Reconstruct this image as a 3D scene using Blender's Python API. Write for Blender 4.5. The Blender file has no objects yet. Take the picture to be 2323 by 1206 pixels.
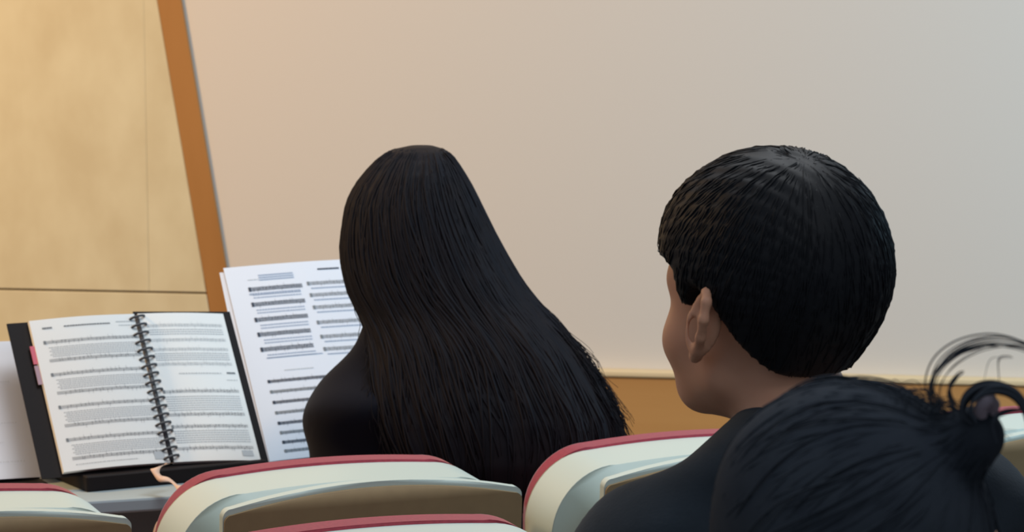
import bpy, bmesh, math, random
import numpy as np
from mathutils import Vector, Matrix

C = bpy.context.scene.collection
SC = bpy.context.scene
R_ = math.radians
PI = math.pi

# ------------------------------------------------------------------ camera
CAM_H, PITCH, FPX = 1.63, R_(6.5), 7500.0
IW, IH = 2323.0, 1206.0
cd = bpy.data.cameras.new('camera')
cam = bpy.data.objects.new('camera', cd)
C.objects.link(cam)
cam.location = (0, 0, CAM_H)
cam.rotation_euler = (PI / 2 - PITCH, 0, 0)
cd.sensor_width = 36.0
cd.lens = 36.0 * FPX / IW
cd.clip_start = 0.05
cd.dof.use_dof = True
cd.dof.focus_distance = 3.6
cd.dof.aperture_fstop = 17.0
SC.camera = cam

# ------------------------------------------------------------------ world, lamps, exposure
SC.view_settings.view_transform = 'Standard'
SC.view_settings.look = 'None'
SC.view_settings.exposure = 0.06
SC.view_settings.gamma = 1.0
SC.view_settings.use_curve_mapping = False
W = bpy.data.worlds.new('room_air')
SC.world = W
W.use_nodes = True
bg = W.node_tree.nodes['Background']
bg.inputs[0].default_value = (0.86, 0.93, 1.0, 1)
bg.inputs[1].default_value = 0.30


def area(name, loc, target, size, power, col, size_y=None):
    l = bpy.data.lights.new(name, 'AREA')
    l.energy = power
    l.color = col
    l.size = size
    if size_y:
        l.shape = 'RECTANGLE'
        l.size_y = size_y
    o = bpy.data.objects.new(name, l)
    C.objects.link(o)
    o.location = loc
    d = Vector(target) - Vector(loc)
    o.rotation_euler = d.to_track_quat('-Z', 'Y').to_euler()
    return o


area('ceiling_lamp_front', (0.3, 4.4, 3.3), (0.3, 4.5, 0), 1.6, 43, (0.94, 0.975, 1.0), 1.0)
area('ceiling_lamp_rear', (0.6, 1.6, 3.3), (0.6, 1.8, 0), 1.6, 14, (0.95, 0.98, 1.0), 1.0)
area('warm_spot_lamp', (-2.9, 5.0, 3.0), (-1.4, 7.2, 1.0), 0.5, 105, (1.0, 0.58, 0.22))
area('window_daylight', (2.9, 5.0, 2.0), (1.2, 6.8, 1.3), 1.4, 52, (0.38, 0.74, 1.0))

rng = random.Random(7)
nrg = np.random.RandomState(11)


# ------------------------------------------------------------------ a point of the place seen in the photograph at x, y and depth d
def at(x, y, d):
    u = (x - IW / 2) / FPX
    v = (IH / 2 - y) / FPX
    cp, sp = math.cos(PITCH), math.sin(PITCH)
    return Vector((d * u, d * (cp + v * sp), CAM_H + d * (-sp + v * cp)))


def at_height(x, y, z):
    p = at(x, y, 1.0)
    k = (z - CAM_H) / (p.z - CAM_H)
    return at(x, y, k)


# ------------------------------------------------------------------ materials
def mat(name, col, rough=0.6, spec=0.3, noise=None, bump=None, sheen=0.0, sss=0.0, coat=0.0, tex='Object'):
    m = bpy.data.materials.new(name)
    m.use_nodes = True
    nt = m.node_tree
    b = nt.nodes['Principled BSDF']
    b.inputs['Base Color'].default_value = (*col, 1)
    b.inputs['Roughness'].default_value = rough
    b.inputs['Specular IOR Level'].default_value = spec
    b.inputs['Sheen Weight'].default_value = sheen
    b.inputs['Coat Weight'].default_value = coat
    if sss:
        b.inputs['Subsurface Weight'].default_value = sss
        b.inputs['Subsurface Radius'].default_value = (0.012, 0.004, 0.002)
        b.inputs['Subsurface Scale'].default_value = 0.6
    tc = nt.nodes.new('ShaderNodeTexCoord')
    if noise:
        col2, scale, stretch, detail = noise
        mp = nt.nodes.new('ShaderNodeMapping')
        mp.inputs['Scale'].default_value = stretch
        n = nt.nodes.new('ShaderNodeTexNoise')
        n.inputs['Scale'].default_value = scale
        n.inputs['Detail'].default_value = detail
        mx = nt.nodes.new('ShaderNodeMix')
        mx.data_type = 'RGBA'
        mx.inputs[6].default_value = (*col, 1)
        mx.inputs[7].default_value = (*col2, 1)
        rp = nt.nodes.new('ShaderNodeMapRange')
        rp.inputs[1].default_value = 0.3
        rp.inputs[2].default_value = 0.7
        nt.links.new(tc.outputs[tex], mp.inputs[0])
        nt.links.new(mp.outputs[0], n.inputs['Vector'])
        nt.links.new(n.outputs[0], rp.inputs[0])
        nt.links.new(rp.outputs[0], mx.inputs[0])
        nt.links.new(mx.outputs[2], b.inputs['Base Color'])
    if bump:
        scale, strength, dist = bump
        n2 = nt.nodes.new('ShaderNodeTexNoise')
        n2.inputs['Scale'].default_value = scale
        n2.inputs['Detail'].default_value = 4
        bp = nt.nodes.new('ShaderNodeBump')
        bp.inputs['Strength'].default_value = strength
        bp.inputs['Distance'].default_value = dist
        nt.links.new(tc.outputs[tex], n2.inputs['Vector'])
        nt.links.new(n2.outputs[0], bp.inputs['Height'])
        nt.links.new(bp.outputs[0], b.inputs['Normal'])
    return m


M = {}
M['wall'] = mat('cream_wall_paint', (0.66, 0.62, 0.57), 0.85, 0.15, bump=(420, 0.10, 0.002))
M['maple'] = mat('maple_veneer', (0.68, 0.625, 0.44), 0.5, 0.3, noise=((0.60, 0.53, 0.355), 7.0, (1.6, 1.0, 1.0), 8))
M['trim'] = mat('orange_brown_wood', (0.42, 0.205, 0.065), 0.5, 0.3, noise=((0.36, 0.17, 0.05), 9.0, (1, 1, 0.2), 5))
M['rail'] = mat('orange_brown_wainscot_wood', (0.50, 0.27, 0.095), 0.5, 0.3, noise=((0.44, 0.225, 0.075), 7.0, (0.15, 1, 2.0), 5))
M['cap'] = mat('pale_rail_cap', (0.72, 0.58, 0.36), 0.5, 0.3)
M['floor'] = mat('grey_carpet', (0.16, 0.14, 0.12), 0.95, 0.1, noise=((0.11, 0.10, 0.09), 160, (1, 1, 1), 3))
M['dark_gap'] = mat('panel_backing', (0.16, 0.09, 0.035), 0.8, 0.1)
M['shell'] = mat('pale_mint_plastic', (0.50, 0.575, 0.535), 0.45, 0.35, bump=(500, 0.06, 0.001))
M['red'] = mat('crimson_upholstery', (0.30, 0.030, 0.050), 0.8, 0.2, noise=((0.24, 0.022, 0.04), 220, (1, 1, 1), 3), sheen=0.25)
M['tan'] = mat('tan_back_panel', (0.27, 0.185, 0.095), 0.6, 0.25, noise=((0.25, 0.17, 0.088), 60, (1, 1, 1), 4))
M['olive_shade'] = mat('olive_plastic_with_shade', (0.22, 0.21, 0.15), 0.6, 0.25)  # olive plastic, shade of the recess behind the shell mixed into the colour
M['steel'] = mat('grey_steel', (0.25, 0.26, 0.27), 0.4, 0.5)
M['skin'] = mat('skin', (0.52, 0.285, 0.195), 0.55, 0.3, noise=((0.47, 0.24, 0.16), 24, (1, 1, 1), 4), sss=0.15)
M['skin_f'] = mat('light_skin', (0.55, 0.33, 0.24), 0.55, 0.3, sss=0.15)
M['hair_m'] = mat('blue_black_hair', (0.0045, 0.006, 0.0095), 0.55, 0.16)
M['hair_g'] = mat('brown_black_hair', (0.0115, 0.0098, 0.012), 0.65, 0.12, noise=((0.0075, 0.0075, 0.011), 14, (3, 3, 0.6), 3))
M['hair_n'] = mat('soft_black_hair', (0.031, 0.039, 0.052), 0.9, 0.04, noise=((0.021, 0.027, 0.038), 24, (1, 1, 1), 4))
M['hoodie'] = mat('navy_wool', (0.020, 0.028, 0.039), 0.9, 0.08, noise=((0.011, 0.016, 0.023), 16, (1, 1, 1), 5), sheen=0.06, bump=(300, 0.2, 0.002))
M['jacket'] = mat('black_wool', (0.0075, 0.0085, 0.014), 0.9, 0.1, sheen=0.05)
M['cloth'] = mat('dark_trouser_cloth', (0.02, 0.022, 0.028), 0.9, 0.15)
M['shoe'] = mat('black_shoe', (0.02, 0.02, 0.02), 0.5, 0.4)
M['lilac'] = mat('lilac_hair_tie', (0.30, 0.27, 0.34), 0.8, 0.2)
M['paper'] = mat('white_paper', (0.83, 0.85, 0.84), 0.8, 0.15)
M['paper_b'] = mat('cool_white_paper', (0.74, 0.78, 0.86), 0.8, 0.15)
M['ink'] = mat('grey_ink', (0.21, 0.235, 0.26), 0.8, 0.1)
M['ink_pale'] = mat('pale_grey_ink', (0.50, 0.54, 0.57), 0.8, 0.1)
M['ink_dark'] = mat('dark_ink', (0.055, 0.07, 0.10), 0.8, 0.1)
M['ink_blue'] = mat('blue_grey_ink', (0.36, 0.43, 0.56), 0.8, 0.1)
M['black'] = mat('black_vinyl', (0.012, 0.010, 0.011), 0.6, 0.15, bump=(260, 0.2, 0.001))
M['spiral'] = mat('charcoal_plastic_coil', (0.06, 0.065, 0.075), 0.4, 0.4)
M['pink'] = mat('pink_paper_tab', (0.62, 0.16, 0.22), 0.7, 0.2)
M['mauve'] = mat('mauve_paper_tab', (0.42, 0.30, 0.36), 0.7, 0.2)
M['ribbon'] = mat('cream_ribbon', (0.74, 0.54, 0.42), 0.6, 0.3)
M['desk'] = mat('blue_grey_laminate', (0.36, 0.44, 0.48), 0.45, 0.35)
M['eye'] = mat('dark_eye', (0.03, 0.02, 0.015), 0.2, 0.5)


# ------------------------------------------------------------------ mesh helpers
def link(name, me, m=None, parent=None, smooth=True):
    o = bpy.data.objects.new(name, me)
    C.objects.link(o)
    if m is not None:
        for q in (m if isinstance(m, (list, tuple)) else [m]):
            me.materials.append(q)
    if smooth and len(me.polygons):
        me.polygons.foreach_set('use_smooth', [True] * len(me.polygons))
    if parent is not None:
        o.parent = parent
    return o


def mesh_from(verts, faces, name='m'):
    me = bpy.data.meshes.new(name)
    me.from_pydata([tuple(v) for v in verts], [], [tuple(f) for f in faces])
    me.update()
    return me


def from_bm(bm, name='m'):
    bmesh.ops.recalc_face_normals(bm, faces=bm.faces)
    me = bpy.data.meshes.new(name)
    bm.to_mesh(me)
    bm.free()
    return me


def tag(o, label, cat, group=None, kind=None):
    if label:
        o['label'] = label
    if cat:
        o['category'] = cat
    if group:
        o['group'] = group
    if kind:
        o['kind'] = kind
    return o


def empty(name, loc, rz=0.0):
    o = bpy.data.objects.new(name, None)
    C.objects.link(o)
    o.location = loc
    o.rotation_euler = (0, 0, rz)
    o.empty_display_size = 0.1
    return o


def bm_box(bm, lo, hi, bev=0.0, seg=2, mtx=None):
    r = bmesh.ops.create_cube(bm, size=1.0)
    vs = r['verts']
    for v in vs:
        v.co = Vector([lo[i] + (v.co[i] + 0.5) * (hi[i] - lo[i]) for i in range(3)])
    es = list({e for v in vs for e in v.link_edges})
    if bev > 0:
        rr = bmesh.ops.bevel(bm, geom=es, offset=bev, segments=seg, profile=0.5, affect='EDGES')
        vs = list({v for f in rr['faces'] for v in f.verts} | {v for v in vs if v.is_valid})
    if mtx is not None:
        for v in vs:
            v.co = mtx @ v.co
    return vs


def box(name, lo, hi, m, parent=None, bev=0.004, mtx=None):
    bm = bmesh.new()
    bm_box(bm, lo, hi, bev, 2, mtx)
    me = from_bm(bm, name)
    return link(name, me, m, parent, smooth=False)


def tube_data(pts, radii, n=6, verts=None, faces=None, caps=True):
    verts = verts if verts is not None else []
    faces = faces if faces is not None else []
    base = len(verts)
    k = len(pts)
    pts = [Vector(p) for p in pts]
    prev = None
    for i in range(k):
        t = (pts[min(i + 1, k - 1)] - pts[max(i - 1, 0)])
        if t.length < 1e-9:
            t = Vector((0, 0, 1))
        t.normalize()
        if prev is None:
            a = Vector((0, 0, 1)) if abs(t.z) < 0.9 else Vector((1, 0, 0))
            nrm = t.cross(a).normalized()
        else:
            nrm = (prev - t * prev.dot(t))
            if nrm.length < 1e-6:
                nrm = t.orthogonal()
            nrm.normalize()
        prev = nrm
        b = t.cross(nrm)
        r = radii[i] if hasattr(radii, '__len__') else radii
        for j in range(n):
            q = 2 * PI * j / n
            verts.append(pts[i] + nrm * (r * math.cos(q)) + b * (r * math.sin(q)))
    for i in range(k - 1):
        for j in range(n):
            faces.append((base + i * n + j, base + i * n + (j + 1) % n, base + (i + 1) * n + (j + 1) % n, base + (i + 1) * n + j))
    if caps:
        faces.append(tuple(base + j for j in range(n))[::-1])
        faces.append(tuple(base + (k - 1) * n + j for j in range(n)))
    return verts, faces


def catmull(pts, per=8):
    pts = [Vector(p) for p in pts]
    P = [pts[0] * 2 - pts[1]] + pts + [pts[-1] * 2 - pts[-2]]
    out = []
    for i in range(1, len(P) - 2):
        p0, p1, p2, p3 = P[i - 1], P[i], P[i + 1], P[i + 2]
        for j in range(per):
            t = j / per
            out.append(0.5 * ((2 * p1) + (p2 - p0) * t + (2 * p0 - 5 * p1 + 4 * p2 - p3) * t * t + (3 * p1 - p0 - 3 * p2 + p3) * t ** 3))
    out.append(pts[-1])
    return out


# ------------------------------------------------------------------ smooth solids: distance field on a grid, then surface nets
def axis(*segs):
    out = []
    for a, b, st in segs:
        n = max(1, int(round((b - a) / st)))
        out.extend(a + (b - a) * i / n for i in range(n))
    out.append(segs[-1][1])
    return np.array(out)


def ell(c, r, R=None):
    c = np.array(c, float)
    r = np.array(r, float)
    rm = r.max()

    def f(x, y, z):
        p = [x - c[0], y - c[1], z - c[2]]
        if R is not None:
            q = [R[0][i] * p[0] + R[1][i] * p[1] + R[2][i] * p[2] for i in range(3)]
        else:
            q = p
        k0 = np.sqrt((q[0] / r[0]) ** 2 + (q[1] / r[1]) ** 2 + (q[2] / r[2]) ** 2)
        k1 = np.sqrt((q[0] / r[0] ** 2) ** 2 + (q[1] / r[1] ** 2) ** 2 + (q[2] / r[2] ** 2) ** 2)
        return k0 * (k0 - 1.0) / np.maximum(k1, 1e-9)
    return f, c - rm, c + rm


def cap(a, b, ra, rb=None):
    a = np.array(a, float)
    b = np.array(b, float)
    rb = ra if rb is None else rb
    ab = b - a
    L2 = max(float(ab @ ab), 1e-12)

    def f(x, y, z):
        px, py, pz = x - a[0], y - a[1], z - a[2]
        t = np.clip((px * ab[0] + py * ab[1] + pz * ab[2]) / L2, 0, 1)
        d = np.sqrt((px - t * ab[0]) ** 2 + (py - t * ab[1]) ** 2 + (pz - t * ab[2]) ** 2)
        return d - (ra + t * (rb - ra))
    m = max(ra, rb)
    return f, np.minimum(a, b) - m, np.maximum(a, b) + m


class Field:
    def __init__(s, xs, ys, zs):
        s.xs, s.ys, s.zs = xs, ys, zs
        s.F = np.full((len(xs), len(ys), len(zs)), 1.0, np.float32)

    def sub(s, lo, hi, pad):
        ix = [max(0, np.searchsorted(ax, lo[i] - pad)) for i, ax in enumerate((s.xs, s.ys, s.zs))]
        jx = [min(len(ax), np.searchsorted(ax, hi[i] + pad)) for i, ax in enumerate((s.xs, s.ys, s.zs))]
        sl = tuple(slice(a, b) for a, b in zip(ix, jx))
        return sl, s.xs[sl[0]][:, None, None], s.ys[sl[1]][None, :, None], s.zs[sl[2]][None, None, :]

    def add(s, prim, k=0.02, grow=0.0):
        f, lo, hi = prim
        sl, x, y, z = s.sub(lo, hi, k + grow + 0.03)
        if any(q.stop <= q.start for q in sl):
            return
        d = (f(x, y, z) - grow).astype(np.float32)
        a = s.F[sl]
        h = np.maximum(k - np.abs(a - d), 0) / k
        s.F[sl] = np.minimum(a, d) - h * h * k * 0.25

    def cut(s, prim, k=0.01):
        f, lo, hi = prim
        sl, x, y, z = s.sub(lo, hi, k + 0.02)
        if any(q.stop <= q.start for q in sl):
            return
        d = -f(x, y, z).astype(np.float32)
        a = s.F[sl]
        h = np.maximum(k - np.abs(a - d), 0) / k
        s.F[sl] = np.maximum(a, d) + h * h * k * 0.25

    def grids(s):
        return s.xs[:, None, None], s.ys[None, :, None], s.zs[None, None, :]

    def mesh(s, name):
        F = s.F
        ins = F < 0
        nx, ny, nz = F.shape
        cnt = np.zeros((nx - 1, ny - 1, nz - 1), np.int8)
        cs = [(i, j, k) for i in (0, 1) for j in (0, 1) for k in (0, 1)]
        for i, j, k in cs:
            cnt += ins[i:nx - 1 + i, j:ny - 1 + j, k:nz - 1 + k]
        act = (cnt > 0) & (cnt < 8)
        I = np.argwhere(act)
        idx = np.full(act.shape, -1, np.int64)
        idx[act] = np.arange(len(I))
        acc = np.zeros((len(I), 3))
        num = np.zeros(len(I))
        for a in cs:
            for ax in range(3):
                if a[ax] == 0:
                    b = list(a)
                    b[ax] = 1
                    fa = F[I[:, 0] + a[0], I[:, 1] + a[1], I[:, 2] + a[2]]
                    fb = F[I[:, 0] + b[0], I[:, 1] + b[1], I[:, 2] + b[2]]
                    m = (fa < 0) != (fb < 0)
                    t = fa[m] / (fa[m] - fb[m])
                    p = np.array(a, float)[None, :].repeat(m.sum(), 0)
                    p[:, ax] = t
                    acc[m] += p
                    num[m] += 1
        pos = I + acc / num[:, None]
        V = np.stack([np.interp(pos[:, i], np.arange(len(ax)), ax) for i, ax in enumerate((s.xs, s.ys, s.zs))], 1)
        Q = []
        for ax in range(3):
            o1, o2 = [(1, 2), (2, 0), (0, 1)][ax]
            sa = [slice(None)] * 3
            sb = [slice(None)] * 3
            sa[ax] = slice(0, -1)
            sb[ax] = slice(1, None)
            d = ins[tuple(sa)] != ins[tuple(sb)]
            E = np.argwhere(d)
            ok = (E[:, o1] >= 1) & (E[:, o2] >= 1) & (E[:, o1] < F.shape[o1] - 1) & (E[:, o2] < F.shape[o2] - 1)
            E = E[ok]
            quad = []
            for da, db in ((-1, -1), (0, -1), (0, 0), (-1, 0)):
                c = E.copy()
                c[:, o1] += da
                c[:, o2] += db
                quad.append(idx[c[:, 0], c[:, 1], c[:, 2]])
            q = np.stack(quad, 1)
            fl = ins[E[:, 0], E[:, 1], E[:, 2]]
            q[~fl] = q[~fl][:, ::-1]
            Q.append(q)
        Q = np.concatenate(Q, 0)
        me = bpy.data.meshes.new(name)
        me.from_pydata(V.tolist(), [], Q.tolist())
        me.update()
        return me


# ------------------------------------------------------------------ room
WALL_YAW = R_(-9.0)
WALL_P = at(1161, 603, 7.0)
WALL_N = Vector((math.sin(-WALL_YAW) * -1, -math.cos(WALL_YAW), 0)).normalized()   # towards the seats
wx = Vector((math.cos(WALL_YAW), math.sin(WALL_YAW), 0))
WALL_N = Vector((wx.y, -wx.x, 0))


def on_wall(x, y, off=0.0):
    a = at(x, y, 1.0) - cam.location
    p0 = WALL_P + WALL_N * off
    k = (p0 - cam.location).dot(WALL_N) / a.dot(WALL_N)
    return cam.location + a * k


def wall_uv(x, y):
    p = on_wall(x, y)
    return (p - Vector((WALL_P.x, WALL_P.y, 0))).dot(wx), p.z


WALL_M = Matrix.Translation(Vector((WALL_P.x, WALL_P.y, 0))) @ Matrix.Rotation(WALL_YAW, 4, 'Z')   # x along wall, -y towards the seats


def wall_prism(name, poly, y0, y1, m, bev=0.003):
    bm = bmesh.new()
    f0 = [bm.verts.new((u, y0, z)) for u, z in poly]
    f1 = [bm.verts.new((u, y1, z)) for u, z in poly]
    bm.faces.new(f0)
    bm.faces.new(f1[::-1])
    n = len(poly)
    for i in range(n):
        bm.faces.new((f0[i], f1[i], f1[(i + 1) % n], f0[(i + 1) % n]))
    if bev:
        bmesh.ops.bevel(bm, geom=list(bm.edges), offset=bev, segments=2, profile=0.5, affect='EDGES')
    o = link(name, from_bm(bm, name), m, None, smooth=False)
    o.matrix_world = WALL_M
    o['kind'] = 'structure'
    return o


o = box('floor', (-5.5, -2.0, -0.1), (6.0, 9.5, 0.0), M['floor'], bev=0)
o['kind'] = 'structure'
wall_prism('wall_front', [(-4.5, 0), (4.5, 0), (4.5, 3.4), (-4.5, 3.4)], 0.0, 0.15, M['wall'], 0)
# vertical strip between the veneer and the paint
tl, tr = wall_uv(352, -40), wall_uv(407, -40)
bl, br = wall_uv(520, 950), wall_uv(574, 950)


def ext(a, b, z):
    t = (z - a[1]) / (b[1] - a[1])
    return (a[0] + (b[0] - a[0]) * t, z)


z_cap = wall_uv(1470, 851)[1]
z_cap_band = 0.014
ztop = 2.2
wall_prism('trim_1', [ext(tl, bl, z_cap + 0.01), ext(tr, br, z_cap + 0.01), ext(tr, br, ztop), ext(tl, bl, ztop)], -0.010, 0.0, M['trim'], 0.002)
# veneer boards with an open joint between them
zg = wall_uv(240, 659)[1]
g = 0.0022
lft = -2.6
e1 = lambda z: (ext(tl, bl, z)[0] - 0.001, z)
us0, us1 = wall_uv(341, 655), wall_uv(329, 0)
seam = lambda z, k: (ext(us0, us1, z)[0] + k, z)
wall_prism('wall_panel', [(lft, zg + g), seam(zg + g, -0.0002), seam(ztop, -0.0002), (lft, ztop)], -0.009, -0.003, M['maple'], 0.0008)
wall_prism('wall_panel.002', [seam(zg + g, 0.0002), e1(zg + g), e1(ztop), seam(ztop, 0.0002)], -0.009, -0.003, M['maple'], 0.0008)
wall_prism('wall_panel.001', [(lft, z_cap + 0.01), e1(z_cap + 0.01), e1(zg - g), (lft, zg - g)], -0.009, -0.003, M['maple'], 0.0015)
wall_prism('wall_backing', [(lft, z_cap + 0.01), e1(z_cap + 0.01), e1(ztop), (lft, ztop)], -0.003, 0.0, M['dark_gap'], 0)
wall_prism('baseboard_front', [(-4.4, 0), (4.4, 0), (4.4, z_cap), (-4.4, z_cap)], -0.03, 0.0, M['rail'], 0.004)
wall_prism('trim_2', [(-4.4, z_cap), (4.4, z_cap), (4.4, z_cap + z_cap_band), (-4.4, z_cap + z_cap_band)], -0.036, 0.0, M['cap'], 0.004)

# ------------------------------------------------------------------ chairs
ROW_YAW = R_(24.0)
row_dir = Vector((math.cos(ROW_YAW), math.sin(ROW_YAW), 0))
row_fwd = Vector((-math.sin(ROW_YAW), math.cos(ROW_YAW), 0))
TILT = Matrix.Translation((0, 0, 0.85)) @ Matrix.Rotation(R_(4), 4, 'X') @ Matrix.Translation((0, 0, -0.85))


def rounded(hw, z0, zt, crown, rad, steps=14, n=2.0):
    """outline with a softly crowned top and rounded upper corners"""
    top = lambda x: zt - crown * (x / hw) ** 2
    pts = [(-hw + 0.012, z0), (-hw, z0 + 0.02)]
    zc = top(hw - rad) - rad
    for i in range(steps + 1):
        a = PI - (PI / 2) * i / steps
        pts.append((-hw + rad + rad * math.copysign(abs(math.cos(a)) ** (2 / n), math.cos(a)), zc + rad * abs(math.sin(a)) ** (2 / n)))
    for i in range(1, 16):
        x = (-hw + rad) + 2 * (hw - rad) * i / 16
        pts.append((x, top(x)))
    for i in range(steps + 1):
        a = PI / 2 - (PI / 2) * i / steps
        pts.append((hw - rad + rad * math.copysign(abs(math.cos(a)) ** (2 / n), math.cos(a)), zc + rad * abs(math.sin(a)) ** (2 / n)))
    pts += [(hw, z0 + 0.02), (hw - 0.012, z0)]
    return pts


def slab(outline, y0, y1, bev, curve=0.0, seg=4):
    """an outline in x,z extruded from y0 to y1 with rounded rims; curve bows it backwards at the sides"""
    bm = bmesh.new()
    f0 = [bm.verts.new((x, y0, z)) for x, z in outline]
    f1 = [bm.verts.new((x, y1, z)) for x, z in outline]
    a = bm.faces.new(f0)
    b = bm.faces.new(f1[::-1])
    n = len(outline)
    for i in range(n):
        bm.faces.new((f0[i], f1[i], f1[(i + 1) % n], f0[(i + 1) % n]))
    if bev:
        es = list(a.edges) + list(b.edges)
        bmesh.ops.bevel(bm, geom=es, offset=bev, segments=seg, profile=0.5, affect='EDGES', clamp_overlap=True)
    for v in bm.verts:
        v.co.y += curve * (v.co.x / 0.25) ** 2
    for v in bm.verts:
        v.co = TILT @ v.co
    return bm


def part(name, bm, m, t):
    o = link(name, from_bm(bm, name), m, t)
    w = o.modifiers.new('normals', 'WEIGHTED_NORMAL')
    w.weight = 100
    return o


def copy_thing(root, loc, rz):
    r = root.copy()
    C.objects.link(r)
    r.location = loc
    r.rotation_euler = (0, 0, rz)
    for ch in root.children:
        c = ch.copy()
        C.objects.link(c)
        c.parent = r
    return r


def make_chair(name, seat_down):
    t = empty(name, (0, 0, 0))
    HW, ZT = 0.245, 0.850
    bm = slab(rounded(HW, 0.40, ZT, 0.018, 0.095), -0.085, 0.008, 0.016)
    part('backrest_shell', bm, M['shell'], t)
    bm = slab(rounded(HW - 0.010, 0.44, ZT + 0.004, 0.018, 0.092), 0.007, 0.036, 0.014, 0.0, 6)
    part('back_cushion', bm, M['red'], t)
    bm = slab(rounded(0.165, 0.38, ZT - 0.035, 0.016, 0.03), -0.164, -0.083, 0.006, 0.0, 3)
    part('back_core', bm, M['olive_shade'], t)
    bm = slab(rounded(0.211, 0.36, ZT + 0.020, 0.025, 0.012), -0.174, -0.160, 0.003, 0.0, 3)
    part('panel_frame', bm, M['shell'], t)
    bm = slab(rounded(0.210, 0.37, ZT + 0.013, 0.025, 0.010), -0.178, -0.173, 0.0015, 0.0, 2)
    part('back_panel', bm, M['tan'], t)
    bm = bmesh.new()
    if seat_down:
        bm_box(bm, (-0.225, 0.06, 0.36), (0.225, 0.50, 0.43), 0.028, 4)
    else:
        bm_box(bm, (-0.195, 0.085, 0.37), (0.195, 0.155, 0.76), 0.028, 4)
    part('seat', bm, M['red'], t)
    for s in (-1, 1):
        bm = bmesh.new()
        bm_box(bm, (s * 0.236 - 0.014, -0.05, 0.0), (s * 0.236 + 0.014, 0.07, 0.47), 0.008, 2)
        bm_box(bm, (s * 0.236 - 0.03, -0.12, 0.0), (s * 0.236 + 0.03, 0.16, 0.02), 0.006, 2)
        link('leg', from_bm(bm), M['steel'], t, smooth=False)
    return t


FLOOR_B, FLOOR_C = 0.057, 0.10
PITCH_X = 0.545


def tier(name, d0, z):
    """a shallow tier of the seating floor, from row depth d0 back to the rear"""
    p = at(1161, 603, d0)
    m = Matrix.Translation((p.x, p.y, 0)) @ Matrix.Rotation(ROW_YAW, 4, 'Z')
    o = box(name, (-2.5, -3.6, 0.0), (2.5, 0.0, z), M['floor'], bev=0.0, mtx=m)
    o['kind'] = 'structure'
    return o


tier('floor_tier', 3.92, FLOOR_B)
tier('floor_tier.001', 3.50, FLOOR_C)

chair = make_chair('auditorium_chair', False)
cA = at(745, 1035, 4.5)
cA.z = 0
chair.location = cA
chair.rotation_euler = (0, 0, ROW_YAW)
tag(chair, 'tip-up chair with pale rim and red top, just below the open spiral music book', 'chair', 'tip-up auditorium chairs with pale shells')
A_lab = [(-1, 'tip-up chair with pale rim at the lower left corner, below the loose white sheets'),
         (1, 'tip-up chair with broad red top edge between the long-haired person and the turned person\'s shoulder'),
         (2, 'tip-up chair at the right edge, its pale rim showing under the loops of loose hair')]
for k, lab in A_lab:
    c = copy_thing(chair, cA + row_dir * (PITCH_X * k), ROW_YAW)
    tag(c, lab, 'chair')
cB = at(838, 1160, 3.76)
cB.z = FLOOR_B
c = copy_thing(chair, cB, ROW_YAW)
tag(c, 'nearest chair, only its red top and pale rim rising from the bottom edge', 'chair')

# ------------------------------------------------------------------ people


def rot_zxy(yaw, pitch=0.0, roll=0.0):
    return np.array(Matrix.Rotation(yaw, 3, 'Z') @ Matrix.Rotation(pitch, 3, 'X') @ Matrix.Rotation(roll, 3, 'Y'))


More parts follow.
